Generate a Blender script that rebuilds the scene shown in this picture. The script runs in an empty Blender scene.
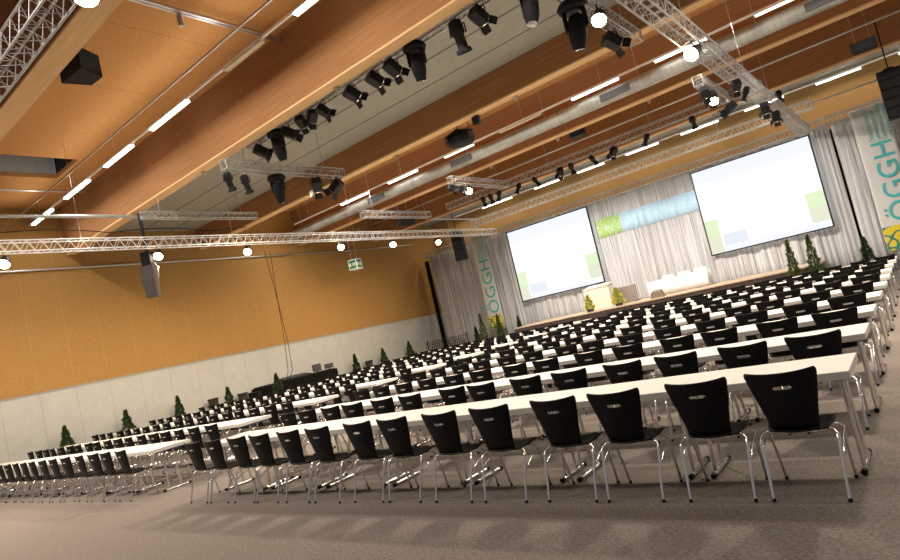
import bpy, math, random
from mathutils import Vector, Matrix
random.seed(7)
R_ = math.radians
sc = bpy.context.scene
COL = sc.collection

# ------------------------------------------------------------------ materials
def nodes(name):
    m = bpy.data.materials.new(name); m.use_nodes = True
    nt = m.node_tree; b = nt.nodes['Principled BSDF']
    return m, nt, b
def plain(name, col, rough=.5, metal=0.0, spec=None):
    m, nt, b = nodes(name)
    b.inputs['Base Color'].default_value = (*col, 1); b.inputs['Roughness'].default_value = rough
    b.inputs['Metallic'].default_value = metal
    if spec is not None: b.inputs['Specular IOR Level'].default_value = spec
    # a little unevenness so that no surface is perfectly flat in tone
    tc = nt.nodes.new('ShaderNodeTexCoord'); n = nt.nodes.new('ShaderNodeTexNoise'); n.inputs['Scale'].default_value = 9
    mr = nt.nodes.new('ShaderNodeMapRange'); mr.inputs['To Min'].default_value = max(rough - .06, .02); mr.inputs['To Max'].default_value = min(rough + .06, 1)
    nt.links.new(tc.outputs['Object'], n.inputs['Vector']); nt.links.new(n.outputs['Fac'], mr.inputs['Value'])
    nt.links.new(mr.outputs[0], b.inputs['Roughness'])
    return m
def noisy(name, c1, c2, scale, rough=.7, detail=6, bump=0.0, stretch=(1, 1, 1), lo=.35, hi=.65, spec=.4):
    m, nt, b = nodes(name)
    tc = nt.nodes.new('ShaderNodeTexCoord'); mp = nt.nodes.new('ShaderNodeMapping'); mp.inputs['Scale'].default_value = stretch
    n = nt.nodes.new('ShaderNodeTexNoise'); n.inputs['Scale'].default_value = scale; n.inputs['Detail'].default_value = detail
    cr = nt.nodes.new('ShaderNodeValToRGB'); cr.color_ramp.elements[0].position = lo; cr.color_ramp.elements[1].position = hi
    cr.color_ramp.elements[0].color = (*c1, 1); cr.color_ramp.elements[1].color = (*c2, 1)
    L = nt.links.new
    L(tc.outputs['Object'], mp.inputs['Vector']); L(mp.outputs[0], n.inputs['Vector']); L(n.outputs['Fac'], cr.inputs['Fac'])
    L(cr.outputs[0], b.inputs['Base Color']); b.inputs['Roughness'].default_value = rough; b.inputs['Specular IOR Level'].default_value = spec
    if bump:
        bp = nt.nodes.new('ShaderNodeBump'); bp.inputs['Strength'].default_value = bump; bp.inputs['Distance'].default_value = .01
        L(n.outputs['Fac'], bp.inputs['Height']); L(bp.outputs[0], b.inputs['Normal'])
    return m
def add_seams(m, axis, step, width, col, offset=0.0, fac=1.0):
    """thin joint lines across a surface, every step metres along an axis"""
    nt = m.node_tree; b = nt.nodes['Principled BSDF']; L = nt.links.new
    tc = nt.nodes.new('ShaderNodeTexCoord'); sp = nt.nodes.new('ShaderNodeSeparateXYZ'); L(tc.outputs['Object'], sp.inputs[0])
    a = nt.nodes.new('ShaderNodeMath'); a.operation = 'ADD'; a.inputs[1].default_value = offset + 1000 * step; L(sp.outputs[axis], a.inputs[0])
    md = nt.nodes.new('ShaderNodeMath'); md.operation = 'MODULO'; md.inputs[1].default_value = step; L(a.outputs[0], md.inputs[0])
    lt = nt.nodes.new('ShaderNodeMath'); lt.operation = 'LESS_THAN'; lt.inputs[1].default_value = width; L(md.outputs[0], lt.inputs[0])
    ml = nt.nodes.new('ShaderNodeMath'); ml.operation = 'MULTIPLY'; ml.inputs[1].default_value = fac; L(lt.outputs[0], ml.inputs[0])
    mx = nt.nodes.new('ShaderNodeMixRGB'); mx.inputs[2].default_value = (*col, 1)
    src = b.inputs['Base Color'].links[0].from_socket
    L(ml.outputs[0], mx.inputs[0]); L(src, mx.inputs[1]); L(mx.outputs[0], b.inputs['Base Color'])
def emit(name, col, s):
    m = bpy.data.materials.new(name); m.use_nodes = True; nt = m.node_tree
    nt.nodes.clear(); o = nt.nodes.new('ShaderNodeOutputMaterial'); e = nt.nodes.new('ShaderNodeEmission')
    e.inputs[0].default_value = (*col, 1); e.inputs[1].default_value = s; nt.links.new(e.outputs[0], o.inputs[0]); return m

M = {}
M['carpet'] = noisy('carpet', (.112, .096, .085), (.215, .185, .162), 42, .95, 8, .35, lo=.3, hi=.7, spec=.1)
M['chipboard'] = noisy('chipboard', (.285, .160, .048), (.36, .205, .066), 28, .75, 8, lo=.3, hi=.7, spec=.12)
add_seams(M['chipboard'], 1, 1.03, .016, (.50, .32, .13), 0.3, .3)
M['ceilboard'] = noisy('ceiling_board', (.44, .215, .075), (.54, .28, .10), 22, .8, 8, lo=.3, hi=.7, spec=.1)
add_seams(M['ceilboard'], 0, 2.5, .02, (.26, .12, .04), .4, .6)
M['backboard'] = noisy('back_board', (.235, .135, .048), (.30, .178, .066), 20, .75, 8, lo=.3, hi=.7, spec=.12)
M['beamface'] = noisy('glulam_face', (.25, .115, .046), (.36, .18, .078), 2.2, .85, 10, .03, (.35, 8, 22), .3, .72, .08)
M['beambottom'] = noisy('glulam_lit_underside', (.60, .37, .17), (.74, .49, .25), 2.2, .8, 10, .03, (.4, 14, 8), .3, .7, .3)  # bounce light on the beam undersides is put into this paler colour
M['panelwhite'] = noisy('white_panel', (.385, .385, .365), (.42, .42, .40), 3, .5, 3, spec=.3)
add_seams(M['panelwhite'], 1, 1.03, .012, (.22, .20, .17), .3, .8)
M['grey_rib'] = noisy('grey_ribbed_panel', (.31, .305, .265), (.355, .35, .305), 6, .6, 3, spec=.3)
add_seams(M['grey_rib'], 1, .09, .035, (.17, .165, .14), 0, .75)
add_seams(M['grey_rib'], 1, 1.12, .05, (.05, .05, .047), .25, 1)
M['chrome'] = plain('chrome', (.90, .89, .88), .18, 1)
M['steel'] = plain('satin_steel', (.55, .55, .56), .35, 1)
M['alu'] = plain('aluminium', (.40, .40, .39), .42, .6)
M['alu_lit'] = plain('lit_aluminium', (.80, .80, .78), .42, .45)  # light falling on two of the trusses is put into this paler colour
M['galv'] = noisy('galvanised', (.30, .30, .275), (.40, .395, .37), 3, .5, 4, spec=.4)
M['galv'].node_tree.nodes['Principled BSDF'].inputs['Metallic'].default_value = .55
add_seams(M['galv'], 0, .16, .02, (.25, .25, .23), 0, .6)
M['black'] = plain('black_laminate', (.004, .004, .0045), .5, 0, .22)
M['blackplastic'] = plain('black_plastic', (.006, .006, .007), .65, 0, .2)
M['blackmetal'] = plain('black_metal', (.012, .012, .013), .5, .2, .3)
M['darkgrey'] = plain('dark_grey', (.02, .02, .022), .7, 0, .2)
M['speaker_grey'] = plain('speaker_grey', (.06, .05, .048), .7, 0, .2)
M['vent'] = plain('vent_grille', (.05, .05, .055), .6)
M['tabletop'] = plain('white_laminate', (.68, .645, .60), .4)
M['blue_grey'] = plain('blue_grey_bracket', (.10, .12, .20), .4, .4)
M['white'] = plain('white_paint', (.75, .75, .73), .45)
M['paper'] = plain('paper', (.85, .85, .84), .8)
M['cloth'] = noisy('white_cloth', (.70, .67, .66), (.78, .75, .74), 8, .9, 3)
M['deck'] = noisy('stage_deck', (.42, .33, .24), (.50, .40, .30), 4, .6, 5)
M['skirt'] = noisy('brown_skirt', (.022, .012, .010), (.035, .02, .017), 10, .9, 4)
M['curtain'] = noisy('grey_string_curtain', (.15, .148, .145), (.72, .71, .70), 8, .9, 8, .6, (9, 9, .045), .30, .64, .2)
M['black_cloth'] = plain('black_cloth', (.005, .005, .005), .95, 0, .1)
M['lectern'] = plain('pale_laminate', (.62, .52, .44), .5)
M['grey_panel'] = plain('grey_fabric_panel', (.20, .165, .14), .8)
M['taupe'] = plain('taupe_case', (.16, .12, .09), .7)
M['banner'] = plain('banner_cloth', (.62, .61, .57), .8)
M['teal'] = plain('teal_print', (.05, .44, .44), .7)
M['leaf'] = noisy('thuja_leaf', (.012, .035, .008), (.05, .10, .02), 14, .7, 3)
M['leaf_light'] = noisy('light_thuja_leaf', (.03, .065, .01), (.13, .19, .035), 12, .7, 3)
M['flower_leaf'] = noisy('flower_leaf', (.10, .28, .03), (.30, .45, .06), 14, .6, 3)
M['flower_yellow'] = noisy('yellow_petal', (.80, .52, .03), (.85, .70, .12), 14, .6, 3)
M['bark'] = noisy('bark', (.05, .03, .018), (.09, .055, .03), 30, .9, 4)
M['pot'] = plain('dark_pot', (.03, .025, .022), .6)
M['bin'] = noisy('bin_brown', (.045, .035, .03), (.08, .06, .05), 8, .5, 3)
M['green_sign'] = plain('green_sign', (.005, .16, .07), .5)
M['tube_on'] = emit('tube_lit', (1, .96, .86), 9)
M['tube_dim'] = emit('tube_lit_soft', (1, .93, .80), 2.2)
M['tube_off'] = plain('tube_unlit', (.75, .68, .52), .4)
M['lamp_on'] = emit('lamp_glow', (1, .80, .50), 26)
M['lamp_lens'] = plain('lens_glass', (.35, .33, .36), .15, .6)
M['lamp_warm'] = emit('lamp_inside', (1, .78, .58), 5)
M['led'] = emit('led_red', (1, .05, .04), .6)
# flowing line pattern of two colours (band on the curtain, sign on the banners)
def squiggle(name, c1, c2, scale, lo=.46, hi=.54):
    m, nt, b = nodes(name); L = nt.links.new
    tc = nt.nodes.new('ShaderNodeTexCoord'); n = nt.nodes.new('ShaderNodeTexNoise'); n.inputs['Scale'].default_value = scale; n.inputs['Detail'].default_value = 0
    cr = nt.nodes.new('ShaderNodeValToRGB'); cr.color_ramp.interpolation = 'CONSTANT'
    e = cr.color_ramp.elements; e[0].position = 0; e[0].color = (*c1, 1); e[1].position = lo; e[1].color = (*c2, 1)
    x = e.new(hi); x.color = (*c1, 1)
    L(tc.outputs['Object'], n.inputs['Vector']); L(n.outputs['Fac'], cr.inputs['Fac']); L(cr.outputs[0], b.inputs['Base Color'])
    b.inputs['Roughness'].default_value = .85; return m
M['band_green'] = squiggle('green_band_pattern', (.42, .58, .16), (.45, .70, .76), 5.0, .47, .53)
M['band_blue'] = squiggle('blue_band_pattern', (.46, .66, .80), (.54, .74, .86), 9)
M['logo'] = squiggle('yellow_sign_print', (.72, .55, .02), (.03, .20, .18), 3.2, .44, .56)

# ------------------------------------------------------------------ mesh builder
class MB:
    def __init__(s): s.v = []; s.f = []; s.mi = []; s.sm = []
    def add(s, vs, fs, mi=0, smooth=False):
        o = len(s.v); s.v += [tuple(p) for p in vs]
        for f in fs: s.f.append([o + i for i in f]); s.mi.append(mi); s.sm.append(smooth)
        return s
    def box(s, x0, x1, y0, y1, z0, z1, mi=0, bev=0.0, M4=None):
        if bev > 0:
            b = bev
            vs = []; # eight corners, each cut into three
            pts = {}
            for i, x in enumerate((x0, x1)):
                for j, y in enumerate((y0, y1)):
                    for k, z in enumerate((z0, z1)):
                        sx, sy, sz = (1 if i == 0 else -1), (1 if j == 0 else -1), (1 if k == 0 else -1)
                        pts[i, j, k, 0] = len(vs); vs.append((x, y + sy * b, z + sz * b))
                        pts[i, j, k, 1] = len(vs); vs.append((x + sx * b, y, z + sz * b))
                        pts[i, j, k, 2] = len(vs); vs.append((x + sx * b, y + sy * b, z))
            P = pts; fs = []
            for i in (0, 1): fs.append([P[i, 0, 0, 0], P[i, 1, 0, 0], P[i, 1, 1, 0], P[i, 0, 1, 0]])
            for j in (0, 1): fs.append([P[0, j, 0, 1], P[1, j, 0, 1], P[1, j, 1, 1], P[0, j, 1, 1]])
            for k in (0, 1): fs.append([P[0, 0, k, 2], P[1, 0, k, 2], P[1, 1, k, 2], P[0, 1, k, 2]])
            for a in (0, 1):
                for c in (0, 1):
                    fs.append([P[a, c, 0, 0], P[a, c, 1, 0], P[a, c, 1, 1], P[a, c, 0, 1]])
                    fs.append([P[a, 0, c, 0], P[a, 1, c, 0], P[a, 1, c, 2], P[a, 0, c, 2]])
                    fs.append([P[0, a, c, 1], P[1, a, c, 1], P[1, a, c, 2], P[0, a, c, 2]])
            for i in (0, 1):
                for j in (0, 1):
                    for k in (0, 1): fs.append([P[i, j, k, 0], P[i, j, k, 1], P[i, j, k, 2]])
        else:
            vs = [(x, y, z) for x in (x0, x1) for y in (y0, y1) for z in (z0, z1)]
            fs = [[0, 1, 3, 2], [4, 6, 7, 5], [0, 4, 5, 1], [2, 3, 7, 6], [0, 2, 6, 4], [1, 5, 7, 3]]
        if M4 is not None: vs = [M4 @ Vector(v) for v in vs]
        return s.add(vs, fs, mi)
    def tube(s, pts, r, n=8, mi=0, cap=True, radii=None):
        pts = [Vector(p) for p in pts]; k = len(pts); vs = []; fs = []
        t0 = (pts[1] - pts[0]).normalized(); up = Vector((0, 0, 1)) if abs(t0.z) < .9 else Vector((1, 0, 0))
        nrm = t0.cross(up).normalized()
        for i, p in enumerate(pts):
            t = ((pts[min(i + 1, k - 1)] - p).normalized() + (p - pts[max(i - 1, 0)]).normalized())
            t = t.normalized() if t.length > 1e-6 else t0
            nrm = (nrm - t * nrm.dot(t)).normalized(); bn = t.cross(nrm)
            rr = radii[i] if radii else r
            for a in range(n):
                th = 2 * math.pi * a / n; vs.append(p + (nrm * math.cos(th) + bn * math.sin(th)) * rr)
        for i in range(k - 1):
            for a in range(n):
                b = (a + 1) % n; fs.append([i * n + a, i * n + b, (i + 1) * n + b, (i + 1) * n + a])
        s.add(vs, fs, mi, True)
        if cap:
            s.add(vs[:n], [list(range(n))[::-1]], mi); s.add(vs[-n:], [list(range(n))], mi)
        return s
    def lathe(s, prof, n=20, mi=0, c=(0, 0, 0), axis='z', M4=None, smooth=True):
        vs = []; fs = []
        for (r, h) in prof:
            for a in range(n):
                th = 2 * math.pi * a / n; x, y = r * math.cos(th), r * math.sin(th)
                p = {'z': (x, y, h), 'x': (h, x, y), 'y': (x, h, y)}[axis]
                p = Vector(p) + Vector(c); vs.append(M4 @ p if M4 is not None else p)
        for i in range(len(prof) - 1):
            for a in range(n):
                b = (a + 1) % n; fs.append([i * n + a, i * n + b, (i + 1) * n + b, (i + 1) * n + a])
        s.add(vs, fs, mi, smooth)
        for q, ring in ((0, vs[:n]), (1, vs[-n:])):
            if prof[0 if q == 0 else -1][0] > 1e-4: s.add(ring, [list(range(n))], mi)
        return s
    def grid(s, rows, mi=0, smooth=True, skip=()):
        nr = len(rows); nc = len(rows[0]); vs = [p for r in rows for p in r]; fs = []
        for i in range(nr - 1):
            for j in range(nc - 1):
                if (i, j) in skip: continue
                fs.append([i * nc + j, i * nc + j + 1, (i + 1) * nc + j + 1, (i + 1) * nc + j])
        return s.add(vs, fs, mi, smooth)
    def build(s, name, mats, parent=None, label=None, loc=None, solid=0.0):
        me = bpy.data.meshes.new(name); me.from_pydata(s.v, [], s.f)
        for m in (mats if isinstance(mats, (list, tuple)) else [mats]): me.materials.append(M[m])
        me.polygons.foreach_set('material_index', s.mi); me.polygons.foreach_set('use_smooth', s.sm)
        me.validate()
        import bmesh
        bm = bmesh.new(); bm.from_mesh(me)
        if solid: bmesh.ops.remove_doubles(bm, verts=bm.verts, dist=1e-5)
        bmesh.ops.recalc_face_normals(bm, faces=bm.faces); bm.to_mesh(me); bm.free()
        o = bpy.data.objects.new(name, me); COL.objects.link(o)
        if solid:
            md = o.modifiers.new('thickness', 'SOLIDIFY'); md.thickness = solid; md.offset = 0
        if parent: o.parent = parent
        if loc: o.location = loc
        if label: o['label'] = label
        return o
def tag(o, label, cat, group=None):
    o['label'] = label; o['category'] = cat
    if group: o['group'] = group
    return o
def empty(name, loc, label=None, cat=None, group=None, rz=0.0):
    o = bpy.data.objects.new(name, None); COL.objects.link(o); o.location = loc; o.rotation_euler = (0, 0, rz)
    o.empty_display_size = .1
    if label: tag(o, label, cat, group)
    return o
def struct(name, mb, mats, parent=None):
    o = mb.build(name, mats, parent)
    if not parent: o['kind'] = 'structure'
    return o
def dup(root, name, loc, label, group=None, rz=None, rot=None):
    r = root.copy(); r.name = name; COL.objects.link(r); r.location = loc; r['label'] = label
    if group: r['group'] = group
    if rz is not None: r.rotation_euler = (0, 0, rz)
    if rot is not None: r.rotation_euler = rot
    for ch in root.children:
        c = ch.copy(); COL.objects.link(c); c.parent = r
        for g in ch.children:
            d = g.copy(); COL.objects.link(d); d.parent = c
    return r
ORD = ['first', 'second', 'third', 'fourth', 'fifth', 'sixth', 'seventh', 'eighth', 'ninth', 'tenth', 'eleventh', 'twelfth',
       'thirteenth', 'fourteenth', 'fifteenth', 'sixteenth', 'seventeenth', 'eighteenth']

# ------------------------------------------------------------------ the hall
XW, YB, XR, YN = -21.84, 28.0, 9.0, -5.0
ZB, ZD, ZG = 6.82, 8.42, 7.59
struct('floor', MB().box(XW - .3, XR, YN, YB + .3, -.2, 0), 'carpet')
w = MB().box(XW - .25, XW, YN, YB, 2.50, ZD); struct('wall_left', w, 'chipboard')
w = MB().box(XW - .25, XW - .02, YN, YB, 0, 2.49); o = struct('wall_left_lower', w, 'panelwhite')
struct('wall_back', MB().box(XW - .25, XR, YB, YB + .25, 0, ZD), 'backboard')
# ceiling board with a service opening near the left wall
c = MB()
hx0, hx1, hy0, hy1 = -18.85, -17.25, 4.3, 7.35
c.box(XW - .25, hx0, YN, YB, ZD, ZD + .12); c.box(hx1, XR, YN, YB, ZD, ZD + .12)
c.box(hx0, hx1, YN, hy0, ZD, ZD + .12); c.box(hx0, hx1, hy1, YB, ZD, ZD + .12)
struct('ceiling', c, 'ceilboard')
v = MB()
v.box(hx0 - .06, hx0 - .01, hy0, hy1, ZD + .13, ZD + 1.0, 1); v.box(hx1 + .01, hx1 + .06, hy0, hy1, ZD + .13, ZD + 1.0, 0)
v.box(hx0, hx1, hy0 - .06, hy0 - .01, ZD + .13, ZD + 1, 0); v.box(hx0, hx1, hy1 + .01, hy1 + .06, ZD + .13, ZD + 1, 0)
v.box(hx0, hx1, hy0, hy1, ZD + 1.0, ZD + 1.05, 0)
struct('ceiling_shaft', v, ['darkgrey', 'panelwhite'])
BEAMS = [(-1.15, .36), (3.71, .36), (8.36, .30), (13.10, .30), (17.98, .30), (22.80, .30)]
for i, (y, wd) in enumerate(BEAMS):
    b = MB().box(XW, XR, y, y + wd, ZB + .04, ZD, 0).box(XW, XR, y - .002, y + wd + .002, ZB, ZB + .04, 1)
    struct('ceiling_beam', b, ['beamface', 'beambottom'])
for (y0, y1) in ((8.68, 13.08), (23.12, 27.98)):
    struct('ceiling_panel', MB().box(XW, XR, y0, y1, ZG, ZG + .06), 'grey_rib')
# cover strip between wood and white panel at the corner
struct('trim_1', MB().box(XW + .001, XW + .03, 25.1, 25.25, 0, 2.49).box(XW + .001, XW + .02, YN, 25.1, 2.488, 2.505), 'panelwhite')

# ------------------------------------------------------------------ chair
def bend(pts, n=4):
    """round off a polyline"""
    pts = [Vector(p) for p in pts]; out = [pts[0]]
    for i in range(1, len(pts) - 1):
        a, b, c = pts[i - 1], pts[i], pts[i + 1]
        d = min((a - b).length, (c - b).length) * .42
        p0 = b + (a - b).normalized() * d; p1 = b + (c - b).normalized() * d
        for k in range(n + 1):
            t = k / n; out.append(p0 * (1 - t) ** 2 + b * 2 * t * (1 - t) + p1 * t * t)
    out.append(pts[-1]); return out
def lerp(tab, z):
    for (a, va), (b, vb) in zip(tab, tab[1:]):
        if z <= b: return va + (vb - va) * (z - a) / (b - a)
    return tab[-1][1]
def make_chair():
    root = empty('shell_chair', (0, 0, 0), 'x', 'chair')
    us = [-1, -.86, -.66, -.46, -.29, -.22, 0, .22, .29, .46, .66, .86, 1]
    zs = [.425, .45, .49, .53, .58, .64, .69, .722, .728, .752, .758, .79, .815, .832, .84]
    wt = [(.425, .142), (.45, .146), (.53, .156), (.64, .179), (.75, .204), (.815, .219), (.832, .217), (.84, .207)]
    yt = [(.425, -.130), (.45, -.150), (.53, -.167), (.64, -.182), (.75, -.200), (.84, -.217)]
    rows = []
    for z in zs:
        r = []
        for u in us:
            cup = .045 * (1 - u * u) * min(1, (z - .40) / .25)
            top = .016 * abs(u) ** 2.4 * max(0, (z - .72) / .12)
            zz = z + top
            if abs(abs(u) - .29) < .001 and z in (.728, .752): zz += .008 if z == .728 else -.008
            r.append((lerp(wt, z) * u, lerp(yt, z) + .028 - cup, zz))
        rows.append(r)
    skip = [(8, j) for j in range(4, 8)]
    MB().grid(rows, skip=skip).build('backrest', 'black', root, solid=.011)
    # seat: lower bend, hollow, waterfall front
    prof = [(-.150, .436, .142), (-.125, .424, .150), (-.09, .420, .168), (-.04, .421, .190), (.03, .425, .203), (.10, .431, .206), (.16, .434, .202), (.195, .430, .192), (.218, .418, .176)]
    rows = [[(hw * u, y - .012 * u * u * (1 if y > .15 else 0), z + .014 * u * u) for u in (-1, -.8, -.5, -.25, 0, .25, .5, .8, 1)] for (y, z, hw) in prof]
    MB().grid(rows).build('seat', 'black', root, solid=.011)
    for sx in (-1, 1):
        MB().tube(bend([(sx * .2185, -.245, .004), (sx * .222, -.190, .20), (sx * .234, -.125, .385), (sx * .205, -.075, .420), (sx * .12, -.05, .408)]), .0105, 8).tube([(sx * .2185, -.2455, .0), (sx * .2188, -.240, .022)], .0125, 8, 1).build('leg', ['chrome', 'blackplastic'], root)
        MB().tube(bend([(sx * .215, .205, .004), (sx * .222, .165, .20), (sx * .232, .115, .385), (sx * .205, .06, .420), (sx * .12, .03, .408)]), .0105, 8).tube([(sx * .215, .2055, 0), (sx * .2155, .202, .022)], .0125, 8, 1).build('leg', ['chrome', 'blackplastic'], root)
    b = MB()
    b.tube([(-.125, -.06, .407), (.125, -.06, .407)], .010, 8); b.tube([(-.125, .03, .407), (.125, .03, .407)], .010, 8)
    b.tube([(-.10, -.08, .409), (-.10, .10, .411)], .009, 6); b.tube([(.10, -.08, .409), (.10, .10, .411)], .009, 6)
    b.build('seat_frame', 'chrome', root)
    for sx in (-1, 1):   # bent wire link between the legs of one side
        MB().tube(bend([(sx * .231, -.172, .26), (sx * .241, -.135, .285), (sx * .236, -.03, .335), (sx * .238, .115, .372)]), .005, 6).tube([(sx * .226, -.190, .215), (sx * .233, -.152, .31)], .0085, 6).build('link_wire', 'chrome', root)
    return root
chair0 = make_chair(); used = [False]
def place_chair(x, y, rz, label, group):
    if not used[0]:
        used[0] = True; chair0.location = (x, y, 0); chair0.rotation_euler = (0, 0, rz); tag(chair0, label, 'chair', group); return
    dup(chair0, 'shell_chair', (x, y, 0), label, group, rz=rz)
# ------------------------------------------------------------------ table
TL, TW = 1.177, .70
def make_table():
    root = empty('seminar_table', (0, 0, 0), 'x', 'table')
    MB().box(0, TL - .004, 0, TW, .682, .740, 0, .003).build('tabletop', 'tabletop', root)
    for x in (.085, TL - .09):
        MB().tube([(x, .14, .022), (x, .61, .022)], .019, 8).tube([(x, .125, .021), (x, .17, .021)], .0215, 8, 1).tube([(x, .57, .021), (x, .615, .021)], .0215, 8, 1).build('foot_bar', ['chrome', 'blackplastic'], root)
        for y in (.22, .44):
            MB().tube([(x, y + (.03 if y < .3 else -.03), .66), (x, y, .03)], .0155, 8).build('leg', 'chrome', root)
        MB().box(x - .045, x + .045, .12, .58, .655, .681, 0, .004).build('top_bracket', 'blue_grey', root)
    return root
table0 = make_table(); tused = [False]
def place_table(x, y, label, group):
    if not tused[0]:
        tused[0] = True; table0.location = (x, y, 0); tag(table0, label, 'table', group); return
    dup(table0, 'seminar_table', (x, y, 0), label, group)

Y0, DY = 4.755, 1.672
FX = [-.90, -1.458, -2.095, -2.65, -3.315, -3.90, -4.552, -5.085, -5.76, -6.32, -6.93, -7.45, -8.05, -8.60]
for r in range(10):
    yf = Y0 + DY * r
    rname = 'front row' if r == 0 else ('last row' if r == 9 else ORD[r] + ' row')
    # right-hand block
    xe = -.55 + random.uniform(-.01, .01) * (r > 0)
    for k in range(7):
        lab = 'white seminar table, %s from the right end, %s of the right-hand block' % (ORD[k], rname)
        place_table(xe - TL * (k + 1) , yf + random.uniform(-.008, .008) * (r > 0), lab, 'white tables of the right-hand block')
    for i in range(14):
        x = FX[i]; dx = random.uniform(-.025, .025) if r else random.uniform(-.006, .006)
        dy = random.uniform(-.06, .01) if r else random.uniform(-.008, .008)
        if r == 9: x += .12
        lab = 'black shell chair, %s from the right end, %s of the right-hand block' % (ORD[i], rname)
        place_chair(x + dx, yf - .115 + dy, random.uniform(-.05, .05) if r else random.uniform(-.015, .015), lab, 'black chairs of the right-hand block')
    # left-hand block, beyond the aisle
    n = 18 if r < 5 else 14
    xl = [-10.55, -10.5, -10.4, -10.2, -10.0, -9.95, -9.85, -9.75, -9.75, -9.7][r]
    for k in range(n // 2):
        lab = 'white seminar table, %s from the aisle, %s of the left-hand block' % (ORD[k], rname)
        place_table(xl - TL * (k + 1), yf + random.uniform(-.01, .01), lab, 'white tables of the left-hand block')
    for i in range(n):
        x = xl - (.60 if r == 0 else .50) - .574 * i - (.025 if i % 2 else 0) + random.uniform(-.012, .012)
        if r == 0 and i > 3: x -= .16
        if x < XW + .5: x = XW + .5
        dy = random.uniform(-.02, .02) + (.07 if r == 0 else -.02)
        lab = 'black shell chair, %s from the aisle, %s of the left-hand block' % (ORD[i], rname)
        place_chair(x, yf - .115 + dy, random.uniform(-.06, .06), lab, 'black chairs of the left-hand block')

# ------------------------------------------------------------------ stage, curtain, screens
st = empty('stage', (0, 0, 0), 'low long stage with tan deck and dark brown skirt', 'stage')
SX0, SX1, SY, SZ = -14.3, -2.75, 22.4, .90
MB().box(SX0, SX1, SY, 26.1, SZ - .04, SZ).build('deck', 'deck', st)
rows = []
for z in (SZ - .045, .45, .0):
    rows.append([(SX0 + i * .05, SY + .02 + .018 * math.sin(i * 1.25), z) for i in range(int((SX1 - SX0) / .05) + 1)])
MB().grid(rows).build('skirt', 'skirt', st, solid=.008)
MB().box(SX0, SX0 + .03, SY + .06, 26.1, 0, SZ - .045).build('side_panel', 'skirt', st)
def fold(x):
    return .05 * math.sin(x * 7.1) + .035 * math.sin(x * 16.3 + 1) * (1 + .6 * math.sin(x * 1.3)) + .05 * math.sin(x * 2.3 + .5) + .022 * math.sin(x * 33 + 2 * math.sin(x * 3))
def curtain(x0, x1, z0, z1, y, label, dy=0, name='drape', mats='curtain', grp='grey string drapes behind the stage', cat='curtain', sc_=1.0):
    n = int((x1 - x0) / .022); zz = [z0 + (z1 - z0) * k / 5 for k in range(6)]
    rows = [[(x0 + (x1 - x0) * i / n, y + sc_ * fold(x0 + (x1 - x0) * i / n) * (.6 + .4 * (1 - (z - z0) / (z1 - z0))) - dy, z) for i in range(n + 1)] for z in zz]
    o = MB().grid(rows).build(name, mats, solid=.006); return tag(o, label, cat, grp)
YC = 26.3
for (a, b, lb) in ((-21.17, -17.72, 'grey string drape in the corner, left of the left banner'),
                   (-17.70, -11.22, 'wide grey string drape behind the left projection screen'),
                   (-11.20, -6.62, 'grey string drape between the two projection screens, behind the blue band'),
                   (-6.60, -1.62, 'wide grey string drape behind the right projection screen'),
                   (-1.54, 3.8, 'grey string drape behind the right banner')):
    curtain(a, b, .02 if a < -15 else .02, 5.62, YC, lb)
o = MB().grid([[(x, YC - .03 + .03 * math.sin(x * 30), z) for x in [-21.55 + .03 * i for i in range(12)]] for z in (.02, 2.8, 5.45)]).build('side_drape', 'black_cloth', solid=.01)
tag(o, 'narrow black drape closing the corner beside the wooden wall', 'curtain')
o = MB().grid([[(x, YC + .32, z) for x in (-2.2, -1.6, -1.0)] for z in (.02, 5.5)]).build('side_drape', 'black_cloth', solid=.01)  # sheet added behind the gap so it reads as dark shade
tag(o, 'added black sheet darkening the slit left of the right banner', 'curtain')
# patterned band on the drape between the screens
bn = empty('patterned_band', (0, 0, 0), 'pale blue and green patterned band across the drape between the screens', 'banner')
for (a, b, mt, nm) in ((-11.17, -10.0, 'band_green', 'green_end'), (-10.0, -6.6, 'band_blue', 'blue_length')):
    n = int((b - a) / .022)
    rows = [[(a + (b - a) * i / n, YC + fold(a + (b - a) * i / n) * (.6 + .4 * (1 - z / 5.6)) - .035, z) for i in range(n + 1)] for z in (3.96, 4.4, 4.82)]
    MB().grid(rows).build(nm, mt, bn, solid=.004)

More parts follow.
